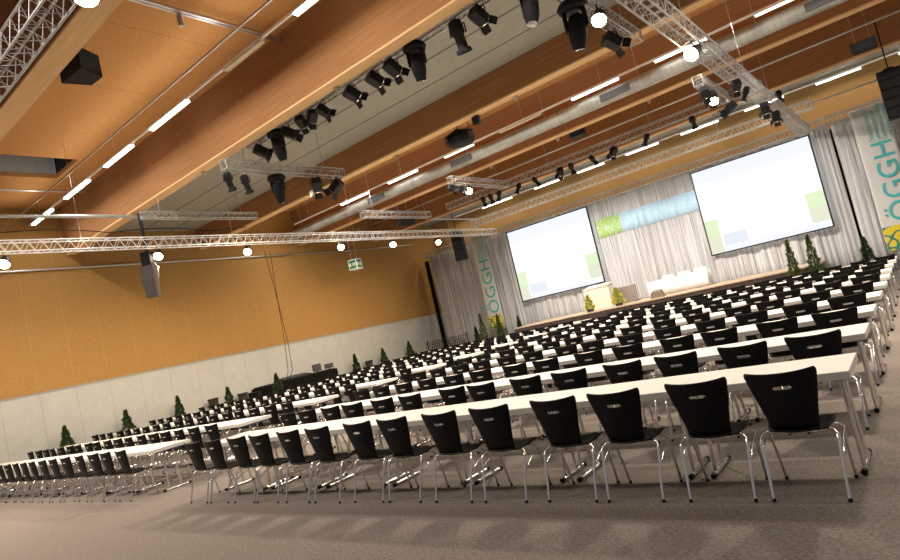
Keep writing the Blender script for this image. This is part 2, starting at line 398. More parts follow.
def screen(x0, x1, z0, z1, y, label):
    t = empty('projection_screen', ((x0 + x1) / 2, y, z0), label, 'screen', 'large projection screens')
    W = x1 - x0; H = z1 - z0
    b = MB(); e = .05
    b.box(-W / 2 - e, -W / 2, -.03, .03, -e, H + e).box(W / 2, W / 2 + e, -.03, .03, -e, H + e).box(-W / 2, W / 2, -.03, .03, -e, 0).box(-W / 2, W / 2, -.03, .03, H, H + e)
    b.build('frame', 'blackmetal', t)
    q = MB(); q.box(-W / 2, W / 2, -.012, .0, 0, H, 0)
    def patch(u0, u1, v0, v1, mi, k=1):
        q.add([(-W / 2 + W * u0, -.012 - .0015 * k, H * v0), (-W / 2 + W * u1, -.012 - .0015 * k, H * v0), (-W / 2 + W * u1, -.012 - .0015 * k, H * v1), (-W / 2 + W * u0, -.012 - .0015 * k, H * v1)], [[0, 1, 2, 3]], mi)
    patch(0, 1, .84, 1, 2); patch(0, 1, 0, .055, 2)
    patch(0, .115, .20, .40, 3, 2); patch(0, .115, .0, .20, 4, 2)
    patch(.13, .34, .06, .20, 5, 2); patch(.86, 1, .24, .40, 3, 2); patch(.86, 1, .07, .24, 4, 2)
    for v_ in (.21, .34, .48, .6): patch(.13, .34, v_, v_ + .008, 5, 3)
    q.build('screen_surface', ['scr_white', 'scr_white', 'scr_blue', 'scr_green', 'scr_tan', 'scr_pale'], t)
    h_ = MB()
    for x in (-W * .35, W * .35): h_.tube([(x, 0, H + e), (x, 0, H + .10)], .008, 6)
    h_.build('hanger', 'steel', t)
    return t
M['scr_white'] = emit('screen_white', (1, 1, 1), 1.2)
M['scr_blue'] = emit('screen_bluish', (.91, .94, 1), 1.03)
M['scr_green'] = emit('screen_green', (.82, .95, .62), 1.0)
M['scr_tan'] = emit('screen_tan', (.85, .86, .68), 1.0)
M['scr_pale'] = emit('screen_pale', (.84, .89, .97), 1.0)
screen(-15.70, -11.32, 2.03, 5.50, 26.02, 'bright projection screen nearer the wooden wall, beside the left banner')
screen(-6.53, -2.27, 2.03, 5.44, 26.02, 'bright projection screen at the right, nearer the right banner')

def text_mesh(body, size, mat, name, parent, loc, spacing=1.0, cond=1.0):
    cu = bpy.data.curves.new(name, 'FONT'); cu.body = body; cu.size = size; cu.extrude = .001; cu.space_character = spacing; cu.space_line = .95; cu.offset = .004 * size
    ob = bpy.data.objects.new(name, cu); COL.objects.link(ob)
    bpy.context.view_layer.update()
    dg = bpy.context.evaluated_depsgraph_get(); me = bpy.data.meshes.new_from_object(ob.evaluated_get(dg))
    COL.objects.unlink(ob); bpy.data.objects.remove(ob)
    o = bpy.data.objects.new(name, me); COL.objects.link(o); me.materials.clear(); me.materials.append(M[mat])
    o.parent = parent; o.location = loc
    o.rotation_euler = (R_(90), R_(-90), 0)   # upright on the cloth, reading upwards
    o.scale = (cond, 1, 1)
    return o
def banner(x0, x1, z0, z1, y, label, zl):
    t = empty('hanging_banner', (x0, y, z0), label, 'banner', 'long white banners beside the screens')
    W = x1 - x0; H = z1 - z0
    rows = [[(W * i / 10, .01 * math.sin(i * .7 + z), z) for i in range(11)] for z in [H * k / 8 for k in range(9)]]
    MB().grid(rows).build('cloth', 'banner', t, solid=.004)
    MB().tube([(-.03, 0, H), (W + .03, 0, H)], .02, 8).build('top_rod', 'steel', t)
    q = MB(); n = zl
    q.add([(.02, -.022, .06), (W * .92, -.022, .06), (W * .92, -.022, n), (.02, -.022, n)], [[0, 1, 2, 3]]); q.build('logo', 'logo', t, solid=.002)
    text_mesh('\u00d6GGH', .86, 'teal', 'lettering', t, (W * .88, -.028, n + .10), 1.06, 1.06)
    text_mesh('\u00d6sterreichische\nGesellschaft f\u00fcr\nGastroenterologie\nund Hepatologie', .19, 'teal', 'small_lettering', t, (W * .46, -.028, n + 2.92), 1.0, .93)
    return t
banner(-17.74, -16.80, .92, 5.78, 25.62, 'white banner with teal letters hanging left of the left screen', .72)
banner(-.90, .16, .66, 5.70, 25.62, 'white banner with teal letters hanging right of the right screen', .88)

# furniture on the stage
l = empty('lectern', (-10.90, 24.0, SZ), 'pale laminate lectern with papers on top, beside the grey board', 'lectern')
MB().box(-.56, .56, -.02, .02, 0, .90, 0, .004).build('front_panel', 'lectern', l)
MB().box(-.56, -.52, .02, .5, 0, .88).build('side_panel', 'lectern', l); MB().box(.52, .56, .02, .5, 0, .88).build('side_panel', 'lectern', l)
MB().add([(-.58, -.05, .90), (.58, -.05, .90), (.58, .55, 1.0), (-.58, .55, 1.0), (-.58, -.05, .93), (.58, -.05, .93), (.58, .55, 1.03), (-.58, .55, 1.03)], [[0, 1, 2, 3], [4, 5, 6, 7], [0, 1, 5, 4], [2, 3, 7, 6], [1, 2, 6, 5], [0, 3, 7, 4]]).build('top', 'lectern', l)
o = MB().box(-.28, .22, -.02, .2, 0, .012).box(-.25, .1, .0, .22, .012, .03).build('paper_stack', 'paper'); o.location = (-10.98, 24.05, SZ + .955); o.rotation_euler = (R_(9), 0, 0)
tag(o, 'white papers lying on the pale lectern', 'papers')
g = empty('grey_board', (-10.2, 25.0, SZ), 'grey brown fabric board standing behind the yellow plants', 'board')
MB().box(-.62, .62, -.03, .03, .0, .70, 0, .005).build('panel', 'grey_panel', g); MB().box(-.62, -.5, -.2, .2, 0, .03).box(.5, .62, -.2, .2, 0, .03).build('foot', 'blackmetal', g)
MB().lathe([(.02, -.035), (.02, -.03)], 10, axis='y', c=(.45, 0, .2)).build('round_socket', 'blackmetal', g)
tb = empty('stage_table', (-7.72, 24.5, SZ), 'long speakers table under a pleated white cloth on the stage', 'table')
MB().box(-1.18, 1.18, .02, .72, .58, .62, 0, .004).build('tabletop', 'cloth', tb)
MB().box(-1.1, 1.1, .2, .6, .02, .58).build('frame', 'blackmetal', tb)
path = [(-1.19, .72), (-1.19, 0), (1.19, 0), (1.19, .72)]
pts = []
for (a, b) in zip(path, path[1:]):
    n = int(math.hypot(b[0] - a[0], b[1] - a[1]) / .02)
    for i in range(n): pts.append((a[0] + (b[0] - a[0]) * i / n, a[1] + (b[1] - a[1]) * i / n))
rows = [[(x, y - .010 * math.sin(k * .9) * (1.2 if z < .3 else .6), z) for k, (x, y) in enumerate(pts)] for z in (.625, .3, .01)]
cl = MB().grid(rows).build('table_cloth', 'cloth', None, solid=.004); cl.location = (-7.72, 24.48, SZ)
tag(cl, 'pleated white cloth around the speakers table', 'tablecloth')
for k, (x, lb) in enumerate(((-8.05, 'left'), (-7.40, 'middle'), (-6.77, 'right'))):
    o = MB().add([(-.22, 0, 0), (.22, 0, 0), (.22, .05, .12), (-.22, .05, .12), (.22, .10, 0), (-.22, .10, 0)], [[0, 1, 2, 3], [3, 2, 4, 5], [0, 3, 5], [1, 4, 2]]).build('name_card', 'paper'); o.location = (x, 24.6, SZ + .63)
    tag(o, 'blank white folded card, %s of the three on the speakers table' % lb, 'name card', 'cards on the speakers table')
wd = empty('stage_monitor', (-8.06, 23.0, SZ), 'small taupe wedge box on the stage before the clothed table', 'speaker')
MB().add([(-.24, -.16, 0), (.24, -.16, 0), (.24, .2, 0), (-.24, .2, 0), (-.20, -.12, .22), (.20, -.12, .22), (.17, .12, .29), (-.17, .12, .29)], [[0, 1, 2, 3], [0, 1, 5, 4], [4, 5, 6, 7], [1, 2, 6, 5], [2, 3, 7, 6], [3, 0, 4, 7]]).build('cabinet', 'taupe', wd)
MB().box(-.17, .17, -.152, -.13, .04, .19).build('grille', 'taupe', wd)

# ------------------------------------------------------------------ plants
def leaves(mb, H, r0, n, size, base=0.0, mi=0, seed=1, pw=1.0, tipmi=None):
    rnd = random.Random(seed)
    for i in range(n):
        t = rnd.random() ** 1.35; z = base + t * H
        lob = 1 + .16 * math.sin(z * 21 + seed) + .12 * math.sin(z * 37)
        rr = r0 * ((1 - t) ** pw) * lob * rnd.uniform(.55, 1.03) + .012
        if t < .06: rr *= .7
        a = rnd.uniform(0, 2 * math.pi); c = Vector((rr * math.cos(a), rr * math.sin(a), z))
        out = Vector((math.cos(a), math.sin(a), rnd.uniform(.2, 1.2))).normalized()
        side = out.cross(Vector((rnd.uniform(-1, 1), rnd.uniform(-1, 1), rnd.uniform(-1, 1)))).normalized()
        s = size * rnd.uniform(.6, 1.3)
        mb.add([c - out * s * .5, c + side * s * .3, c + out * s, c - side * s * .3], [[0, 1, 2, 3]], mi if tipmi is None or rnd.random() > .42 else tipmi)
def make_tree(kind, H, r0, n, mat, seed, label, group, loc):
    t = empty('potted_thuja', loc, label, 'tree', group)
    f = MB(); leaves(f, H - .22, r0, n, .05, .22, 0, seed); f.build('foliage', mat, t)
    MB().tube([(0, 0, .1), (0.01, 0, H * .6), (0, 0, H * .94)], .02, 6, radii=[.022, .015, .004]).build('trunk', 'bark', t)
    MB().lathe([(.10, 0), (.14, .2), (.15, .22), (.135, .22), (.13, .19), (.0, .19)], 16).build('pot', 'pot', t)
    return t
wt_ = [(-21.38, 7.26, 1.33), (-21.38, 9.09, 1.36), (-21.38, 10.89, 1.41), (-21.38, 12.85, 1.29), (-20.45, 14.42, 1.37), (-21.38, 19.49, 1.37), (-21.38, 21.37, 1.33), (-21.38, 23.32, 1.36)]
nm = ['nearest the camera', 'second from the camera', 'third from the camera', 'fourth from the camera, beside a brown bin', 'in front of the black mixing desk', 'just past the black mixing desk', 'between two far trees past the desk', 'last before the lattice barrier']
for k, (x, y, H) in enumerate(wt_):
    make_tree('wall', H, .315 + .02 * math.sin(k * 2.1), 2800, 'leaf', 10 + k, 'small dark conical thuja along the left wall, ' + nm[k], 'conical thujas along the left wall', (x, y, 0))
for k, (x, y, H, r, m, lb) in enumerate(((-18.15, 24.9, 1.30, .26, 'leaf', 'small dark thuja, leftmost of the group at the left banner'),
                                    (-17.46, 24.55, 1.92, .27, 'leaf_light', 'tall light green thuja standing left before the left banner'),
                                    (-16.80, 25.05, 1.70, .28, 'leaf_light', 'olive green thuja right in front of the left banner sign'),
                                    (-15.62, 25.0, 1.36, .22, 'leaf', 'small dark thuja alone between left banner and left screen'))):
    make_tree('corner', H, r, 2200, m, 40 + k, lb, None, (x, y, 0))
for k, (x, y, H, r, m, lb) in enumerate(((-3.26, 22.0, 1.86, .25, 'leaf_light', 'slim light green thuja under the right screen, left of the pair'),
                                    (-2.66, 21.9, 1.88, .29, 'leaf_light', 'full light green thuja under the right screen, right of the pair'),
                                    (-1.28, 22.0, 1.42, .30, 'leaf', 'short dark thuja between the right screen and right banner'))):
    make_tree('right', H, r, 2600, m, 60 + k, lb, None, (x, y, 0))
for k, (x, H, r) in enumerate(((-10.98, .70, .24), (-9.72, .74, .30))):
    t = empty('flower_arrangement', (x, 23.2, SZ), ('narrow yellow and green flower cone before the pale lectern', 'wide yellow and green flower cone before the grey board')[k], 'flowers', 'yellow flower arrangements on the stage')
    f = MB(); leaves(f, H - .12, r, 900, .055, .10, 0, 80 + k, .95, 1); f.build('foliage', ['flower_leaf', 'flower_yellow'], t)
    MB().lathe([(.13, 0), (.16, .10), (.15, .12), (.0, .12)], 16).build('pot', 'pot', t)

# ------------------------------------------------------------------ left wall side things
d = empty('mixing_desk', (-21.3, 16.0, 0), 'long black cloth covered control desk against the left wall', 'desk')
MB().box(-.36, .36, -1.98, 1.96, 0, .96, 0, .01).build('cloth_front', 'black_cloth', d)
MB().box(-.30, .30, -1.9, 1.9, .965, 1.0, 0, .004).build('worktop', 'blackplastic', d)
MB().box(-.34, .34, -2.18, -1.99, 0, .86, 0, .02).build('end_case', 'blackplastic', d)
mx = empty('mixing_console', (-21.3, 15.9, 1.0), 'flat grey mixing console lying on the black control desk', 'mixing console')
MB().add([(-.28, -.7, 0), (.28, -.7, 0), (.28, .7, 0), (-.28, .7, 0), (-.28, -.7, .12), (.28, -.7, .03), (.28, .7, .03), (-.28, .7, .12)], [[0, 1, 2, 3], [4, 5, 6, 7], [0, 1, 5, 4], [2, 3, 7, 6], [1, 2, 6, 5], [0, 3, 7, 4]]).build('case', 'darkgrey', mx)
fd = MB()
for i in range(24):
    fd.box(-.2, .22, -.66 + i * .056, -.655 + i * .056, .074, .09, 0, M4=Matrix.Rotation(R_(9), 4, 'Y'))
fd.build('faders', 'steel', mx)
def monitor(y, rz, label, h=.3):
    t = empty('desk_monitor', (-21.22, y, 1.0), label, 'monitor', 'screens on the control desk', rz)
    MB().box(-.02, .02, -.19, .19, .04, h + .04, 0, .006).build('case', 'darkgrey', t)
    MB().box(.021, .024, -.165, .165, .065, h + .01).build('display', 'vent', t)
    MB().box(-.08, .1, -.09, .09, 0, .012).box(-.02, .02, -.02, .02, .012, .08).build('stand', 'blackplastic', t)
monitor(17.08, -.55, 'dark square monitor turned towards us on the control desk')
monitor(17.75, -.75, 'low dark monitor at the far end of the control desk', .2); monitor(18.0-.02+.12, -.3, 'second low dark monitor at the desk end, half behind another', .2) if False else None
for (y, h, lb) in ((12.28, 1.0, 'tapered dark brown bin by the white wall, left of a small thuja'), (13.52, .92, 'tapered dark brown bin by the white wall just before the control desk'), (21.0 - .55, .9, 'tapered dark bin by the white wall far past the control desk')):
    t = empty('waste_bin', (-21.52, y, 0), lb, 'bin', 'tapered bins along the left wall')
    MB().lathe([(.115, 0), (.185, h), (.195, h + .01), (.18, h + .01), (.11, .03), (0, .03)], 20).build('body', 'bin', t)
    MB().lathe([(.188, h - .05), (.20, h - .04), (.20, h - .015), (.188, h)], 20).build('rim', 'darkgrey', t)
# expanding lattice barrier in the corner
f = empty('lattice_barrier', (-21.3, 25.05, 0), 'black lattice folding barrier in the corner before the drape', 'barrier')
lat = MB()
for i in range(15):
    x = -.30 + i * .16
    lat.tube([(x, 0, .18), (x + .45, 0, 1.08)], .016, 6); lat.tube([(x + .45, .03, .18), (x, .03, 1.08)], .016, 6)
lat.build('lattice', 'blackmetal', f)
for x in (-.32, 2.42): MB().tube([(x, 0.015, 0), (x, 0.015, 1.14)], .025, 8).build('post', 'blackmetal', f)
# exit sign
e = empty('exit_sign', (-19.45, 18.95, 5.02), 'hanging box sign with green escape route pictograms on its sides', 'sign', rz=R_(12))
MB().box(-.22, .22, -.22, .22, 0, .46, 0, .01).build('box', 'white', e)
def pict(mb, F):
    # running figure, arrow and door in white left free on the green field
    def q(a, b, c_, d_): mb.add([F(a, c_), F(b, c_), F(b, d_), F(a, d_)], [[0, 1, 2, 3]])
    q(-.18, .18, .31, .42); q(-.18, .18, .05, .16); q(-.07, .0, .16, .31); q(.05, .08, .22, .31); q(.04, .07, .16, .24); q(.15, .18, .16, .31)
for (nx_, F) in (('pictogram', lambda a, z: (a, -.223, z)), ('pictogram', lambda a, z: (.223, a, z))):
    m_ = MB(); pict(m_, F); m_.build(nx_, 'green_sign', e)
MB().tube([(-.15, 0, .46), (-.15, 0, 3.39)], .006, 6).tube([(.15, 0, .46), (.15, 0, 3.39)], .006, 6).build('hanger', 'steel', e)

# ------------------------------------------------------------------ trusses
def truss(p0, p1, w, label, r=.017, bay=None, lr=.007, mat='alu', group=None, drop=None):
    p0 = Vector(p0); p1 = Vector(p1); D = p1 - p0; Lh = D.length; ax = D.normalized()
    sd = Vector((0, 0, 1)).cross(ax).normalized(); up = ax.cross(sd) * -1 if ax.cross(sd).z < 0 else ax.cross(sd)
    t = empty('lighting_truss', p0, label, 'truss', group); h = w / 2; C4 = [sd * a * h + up * b * h for a, b in ((-1, -1), (1, -1), (1, 1), (-1, 1))]
    for c_ in C4: MB().tube([c_, c_ + D], r, 8).build('chord', mat, t)
    bay = bay or w * 1.15; n = max(2, int(round(Lh / bay))); lc = MB()
    for k in range(4):
        a, b = C4[k], C4[(k + 1) % 4]
        for i in range(n):
            s0, s1 = ax * Lh * i / n, ax * Lh * (i + 1) / n; mid = ax * Lh * (i + .5) / n
            lc.tube([a + s0, b + mid], lr, 5, cap=False); lc.tube([b + mid, a + s1], lr, 5, cap=False)
    lc.build('lacing', mat, t)
    for k, s in enumerate((Vector((0, 0, 0)), D)):
        pl = MB()
        for i in range(4): pl.tube([C4[i] + s, C4[(i + 1) % 4] + s], r * .9, 6)
        pl.build('end_frame', mat, t)
    if drop:
        hb = MB()
        for q in drop:
            c_ = ax * q; top = Vector((0, 0, ZD - p0.z - c_.z - .01)); hb.tube([c_ + up * h, c_ + top], .006, 5)
        hb.build('hanging_wire', 'steel', t)
    return t
truss((-16.15, -3, 5.72), (-16.15, 25.62, 5.72), .26, 'long straight truss running along the left wall above the left tables', drop=[2.6, 9.6, 13.9, 19, 23.5], mat='alu_lit')
truss((-2.3, 2, 5.62), (-2.3, 25.83, 5.62), .29, 'long straight truss at the right, running towards the right screen', drop=[3.5, 9.3, 14.2, 17.3])
truss((-21.1, 26.0, 5.74), (3.6, 26.0, 5.74), .27, 'long truss carrying the drapes and both screens', drop=[2, 9, 16, 22])
truss((-16.25, 24.0, 6.15), (-1.75, 24.0, 6.15), .29, 'bright truss above the stage, parallel to the drape truss', bay=.27, drop=[1, 6, 11.5], mat='alu_lit', r=.024, lr=.012)
truss((-13.0, 3.03, 6.34), (-1.0, 3.03, 6.34), .30, 'truss beside the nearest wooden beam, top left of the picture', drop=[1.5, 6.5, 10.5])
truss((-11.8, 8.1, 6.40), (-11.8, 11.75, 6.40), .22, 'short truss under the grey ceiling panel, left end of the spotlight row', drop=[.6, 3])
truss((-15.5, 7.9, 6.30), (-15.5, 11.4, 6.30), .17, 'short slim truss at the far left under the grey ceiling panel', drop=[.5, 3])
truss((-15.2, 15.7, 6.28), (-15.2, 19.5, 6.28), .22, 'short truss left, past the silver duct, with a dark speaker under it', drop=[.6, 3.2])
truss((-11.5, 16.3, 6.36), (-11.5, 19.8, 6.36), .22, 'short truss past the silver duct carrying a lit floodlight at its left end', drop=[1.4, 3])
truss((-15.1, 20.8, 6.62), (-2.6, 20.8, 6.62), .24, 'truss holding the row of small black spotlights above the front rows', lr=.009, drop=[1, 5, 9, 12])
truss((-3.62, 8.75, 6.65), (-3.62, 12.95, 6.65), .24, 'short truss at the right carrying the large moving head', drop=[.6, 3.6])
truss((-3.45, 16.7, 6.34), (-3.45, 19.6, 6.34), .24, 'short truss at the right crossing under the silver duct', drop=[2.4])
truss((-11.9, 8.98, 6.98), (-3.4, 8.98, 6.98), .16, 'slim rig truss hidden along the second beam, holding the large spotlight row', r=.018, lr=.007, drop=[1, 4.5, 7.5])
o = MB().tube([(-1.7, 24.0, 6.15), (5.5, 24.0, 6.15)], .03, 10).build('ceiling_tube', 'steel'); tag(o, 'grey steel tube continuing from the stage truss to the right', 'tube')
o = MB().tube([(-17.0, 2.5, 6.72), (-17.0, 9.1, 6.72)], .05, 10).build('ceiling_tube', 'alu'); tag(o, 'thick light tube left, above the long wall truss', 'tube')
o = MB().tube([(-15.2, 19.7, 6.10), (-15.2, 23.0, 6.10)], .035, 10).build('ceiling_tube', 'alu'); tag(o, 'light tube continuing the short truss past the duct', 'tube')

# ------------------------------------------------------------------ luminaires
def aim(d):
    """rotation that turns local -Z to the direction d"""
    return Vector(d).normalized().to_track_quat('-Z', 'Y').to_euler()
def par_can(name='barn_door_spotlight', lit=False, s=1.0, doors=True):
    t = empty(name, (0, 0, 0), 'x', 'spotlight')
    # hangs from the origin; the lamp body tilts
    MB().tube([(0, 0, 0), (0, 0, -.06 * s)], .018 * s, 8).box(-.03 * s, .03 * s, -.025 * s, .025 * s, -.01, .06 * s).build('clamp', 'steel', t)
    tilt = Matrix.Translation((0, 0, -.27 * s)) @ Matrix.Rotation(R_(58), 4, 'X')
    MB().tube(bend([(-.17 * s, 0, -.27 * s), (-.17 * s, 0, -.08 * s), (0, 0, -.06 * s), (.17 * s, 0, -.08 * s), (.17 * s, 0, -.27 * s)]), .011 * s, 6).build('yoke', 'blackmetal', t)
    b = MB(); b.box(-.13 * s, .13 * s, -.12 * s, .12 * s, -.14 * s, .24 * s, 0, .02 * s, M4=tilt)
    for k in range(4): b.box(-.135 * s, .135 * s, -.125 * s, .125 * s, (.0 + k * .05) * s, (.012 + k * .05) * s, 0, M4=tilt)
    body = b.build('body', 'blackmetal', t)
    MB().box(-.08 * s, .08 * s, .121 * s, .128 * s, .06 * s, .075 * s, M4=tilt).build('red_stripe', 'led', body)
    MB().lathe([(.105 * s, -.145 * s), (.0, -.15 * s)], 18, M4=tilt).build('lens', 'lamp_warm' if lit else 'lamp_lens', t)
    if doors:
        for k in range(4):
            a = Matrix.Rotation(R_(90 * k), 4, 'Z') @ Matrix.Translation((0, .125 * s, -.145 * s)) @ Matrix.Rotation(R_(32), 4, 'X')
            MB().box(-.11 * s, .11 * s, -.003, .003, -.17 * s, 0, M4=tilt @ a).build('barn_door', 'blackmetal', t)
    return t
def moving_head(s=1.0, name='moving_head_spotlight'):
    t = empty(name, (0, 0, 0), 'x', 'stage light')
    MB().lathe([(.05 * s, 0), (.20 * s, -.03 * s), (.24 * s, -.09 * s), (.22 * s, -.15 * s), (.10 * s, -.17 * s)], 20).build('base', 'blackplastic', t)
    for sx in (-1, 1):
        MB().box(sx * .15 * s - .035 * s, sx * .15 * s + .035 * s, -.07 * s, .07 * s, -.46 * s, -.12 * s, 0, .02 * s).build('arm', 'blackplastic', t)
    tilt = Matrix.Translation((0, 0, -.42 * s)) @ Matrix.Rotation(R_(14), 4, 'X') @ Matrix.Rotation(R_(8), 4, 'Y')
    MB().lathe([(.06 * s, .20 * s), (.12 * s, .16 * s), (.145 * s, 0), (.14 * s, -.15 * s), (.105 * s, -.28 * s), (.10 * s, -.33 * s)], 20, M4=tilt).build('head', 'blackplastic', t)
    MB().lathe([(.09 * s, -.332 * s), (.0, -.34 * s)], 20, M4=tilt).build('lens', 'lamp_lens', t)
    return t
def profile_spot(s=1.0, name='small_spotlight'):
    t = empty(name, (0, 0, 0), 'x', 'spotlight')
    MB().tube([(0, 0, .03 * s), (0, 0, -.08 * s)], .016 * s, 8).build('clamp', 'steel', t)
    tilt = Matrix.Translation((0, 0, -.20 * s)) @ Matrix.Rotation(R_(28), 4, 'X')
    MB().tube([(-.10 * s, 0, -.2 * s), (-.10 * s, 0, -.08 * s), (.10 * s, 0, -.08 * s), (.10 * s, 0, -.2 * s)], .009 * s, 6).build('yoke', 'blackmetal', t)
    MB().lathe([(.03 * s, .19 * s), (.085 * s, .16 * s), (.09 * s, .02 * s), (.065 * s, -.02 * s), (.065 * s, -.16 * s), (.095 * s, -.17 * s), (.10 * s, -.22 * s)], 16, M4=tilt).build('body', 'blackmetal', t)
    MB().lathe([(.085 * s, -.222 * s), (.0, -.225 * s)], 16, M4=tilt).build('lens', 'lamp_lens', t)
    return t
par0 = par_can(); mov0 = moving_head(); pro0 = profile_spot(); par_lit = par_can(lit=True)
first = {par0: 1, mov0: 1, pro0: 1, par_lit: 1}
def hang(proto, loc, label, rz=0.0, s=1.0, group=None):
    if first[proto]:
        first[proto] = 0; proto.location = loc; proto.rotation_euler = (0, 0, rz); tag(proto, label, proto['category'], group); o = proto
    else: o = dup(proto, proto.name.split('.')[0], loc, label, group, rz=rz)
    o.scale = (s, s, s); return o
G1 = 'stage lights in the row along the second wooden beam'
rowB = [(-11.36, 'par', 6.85), (-10.72, 'mov', 6.90), (-10.24, 'par', 6.86), (-9.80, 'par', 6.9), (-9.45, 'par', 6.88), (-9.05, 'pr', 6.86), (-8.12, 'parl', 6.86), (-7.45, 'parl', 6.87), (-6.96, 'parl', 6.88), (-6.38, 'mov', 6.90), (-5.38, 'pro', 6.86), (-4.88, 'parl', 6.86), (-3.95, 'mov', 6.72)]
nn = ['leftmost of the spotlight row along the second beam', 'second', 'third', 'fourth', 'fifth', 'sixth', 'seventh', 'eighth', 'ninth', 'tenth', 'eleventh', 'twelfth', 'thirteenth']
for k, (x, kd, z) in enumerate(rowB):
    pr = {'par': par0, 'parl': par_lit, 'mov': mov0, 'pro': pro0, 'pr': par0}[kd]
    what = {'par': 'black barn door spotlight', 'parl': 'barn door spotlight with glowing lens', 'mov': 'black moving head light', 'pro': 'slim black spotlight', 'pr': 'black barn door spotlight'}[kd]
    lb = what + (', leftmost' if k == 0 else ', ' + nn[k] + ' from the left') + ' along the second beam'
    hang(pr, (x, 8.90, z), lb, rz=[-.5, 0, -.9, .3, 1.2, -.3, -.35, -.3, -.1, .2, .3, -.2, 2.6][k], s={'mov': .95, 'pro': 1.45}.get(kd, .70 if -10 < x < -9 else .82), group=G1)
for (p, q) in (((pro0), (-11.8, 8.15, 6.24)), ((pro0), (-11.8, 8.6, 6.20))):
    hang(p, q, 'small spotlight under the left end of the short truss, %s' % ('outer one' if q[1] < 8.3 else 'inner one'), rz=.6, s=1.1)
hang(mov0, (-11.8, 9.5, 6.24), 'moving head hanging under the middle of the short truss at left', rz=.3, s=.95)
hang(par_lit, (-11.8, 10.75, 6.26), 'barn door spotlight near the right end of the short left truss', rz=.9, s=.95)
hang(par0, (-11.8, 11.4, 6.26), 'barn door spotlight at the very end of the short left truss', rz=1.8, s=.95)
hang(mov0, (-3.60, 9.75, 6.50), 'largest moving head light, upper right beside the burning floodlight', rz=.4, s=1.1)
hang(par0, (-3.66, 11.6, 6.50), 'large barn door spotlight at the end of the short right truss', rz=-.6, s=.9)
T10 = [(-13.27, 0), (-12.9, 0), (-12.5, 0), (-11.57, 1), (-10.75, 1), (-9.69, 2), (-9.2, 0), (-8.33, 0), (-7.55, 2), (-6.34, 1), (-4.75, 0)]
for k, (x, kd) in enumerate(T10):
    hang(par_lit if kd == 2 else pro0, (x, 20.8, 6.50), 'small black spotlight, %s from the left on the truss above the front rows' % ORD[k], rz=[.2, .1, 1.2, 2.2, -1.0, .7, .1, -.9, .9, 1.9, 0][k], s=.8 if kd == 2 else 1.05, group='small spotlights on the truss above the front rows')
for k, (x, y, z, pr, s, lb) in enumerate(((-3.4, 16.95, 6.24, par_lit, .8, 'barn door spotlight, upper of the stacked pair on the short right truss'), (-3.4, 17.55, 6.20, par_lit, .8, 'barn door spotlight, lower of the stacked pair on the short right truss'),
        (-2.3, 14.6, 5.46, par_lit, .62, 'barn door spotlight under the long right truss beside the duct'), (-2.3, 15.5, 5.46, pro0, .85, 'black spotlight turned away under the long right truss'),
        (-3.35, 19.2, 6.15, par0, .9, 'black barn door spotlight before the green grey ceiling panel'), (-2.3, 17.8, 5.46, par_lit, .75, 'downward spotlight midway on the long right truss'),
        (-2.3, 19.4, 5.46, par_lit, .75, 'downward spotlight near the far end of the long right truss'), (-2.25, 21.0, 6.32, pro0, .9, 'small spotlight above the far end of the long right truss'))):
    hang(pr, (x, y, z), lb, rz=[.2, .3, .5, 1.6, 1.8, .2, .2, 0][k], s=s)
# floodlights
lamps = []
def flood(loc, d, label, group=None, s=1.0, energy=0, glow=True):
    t = empty('ceiling_floodlight', loc, label, 'floodlight', group)
    e_ = aim(d).to_matrix().to_4x4(); tr = Matrix.Translation((0, 0, -.16 * s)) @ e_
    MB().tube([(0, 0, .04), (0, 0, -.05)], .015, 8).tube([(-.10 * s, 0, -.16 * s), (-.10 * s, 0, -.05), (.10 * s, 0, -.05), (.10 * s, 0, -.16 * s)], .008, 6).build('bracket', 'blackmetal', t)
    MB().lathe([(.03 * s, .12 * s), (.07 * s, .10 * s), (.10 * s, -.02 * s), (.115 * s, -.06 * s)], 18, M4=tr).build('housing', 'blackmetal', t)
    MB().lathe([(.105 * s, -.058 * s), (.10 * s, -.10 * s), (.065 * s, -.14 * s), (0, -.155 * s)], 18, M4=tr).build('lamp', 'lamp_on', t)
    if energy:
        ld = bpy.data.lights.new('flood', 'SPOT'); ld.energy = energy; ld.color = (1, .78, .50); ld.spot_size = R_(112); ld.spot_blend = .8; ld.shadow_soft_size = .09
        lo = bpy.data.objects.new('flood_beam', ld); COL.objects.link(lo); lo.location = Vector(loc) + Vector((0, 0, -.16 * s)) + Vector((-.05, 0, -.17 * s)); lo.rotation_euler = aim((-.95, 0, -1))
        lamps.append(lo)
    return t
fy = [4.95, 8.57, 11.43, 15.38, 18.2, 21.15]
for k, y in enumerate(fy):
    flood((-16.32, y, 5.60), (.45, -.45, -.75), 'burning warm floodlight under the long wall truss, %s from the left' % ORD[k], 'warm floodlights under the long wall truss', 1.15, 480)
flood((-2.3, 11.45, 5.56), (-.5, -.8, -.5), 'burning floodlight on the long right truss, before the silver duct', None, 1.2, 0)
flood((-3.40, 10.35, 6.48), (.0, -.5, -.8), 'burning floodlight at the top edge beside the large moving head', None, 1.2, 0)
flood((-3.35, 17.5, 6.10), (.0, -.6, -.7), 'burning floodlight on the short right truss past the duct', None, 1.1, 0)
flood((-11.5, 17.3, 6.22), (.2, -.8, -.5), 'burning floodlight under the short truss past the duct at left', None, 1.1, 0)
hang(par0, (-11.55, 16.4, 6.25), 'black spotlight pair end beside the burning floodlight, left of it', rz=-.3, s=.62)
hang(par_lit, (-11.5, 16.85, 6.22), 'glowing black spotlight right beside the burning floodlight past the duct', rz=-.4, s=.62)
flood((-6.2, 3.03, 6.18), (.3, -.2, -.8), 'burning floodlight on the nearest truss at the top edge', None, 1.2, 0)

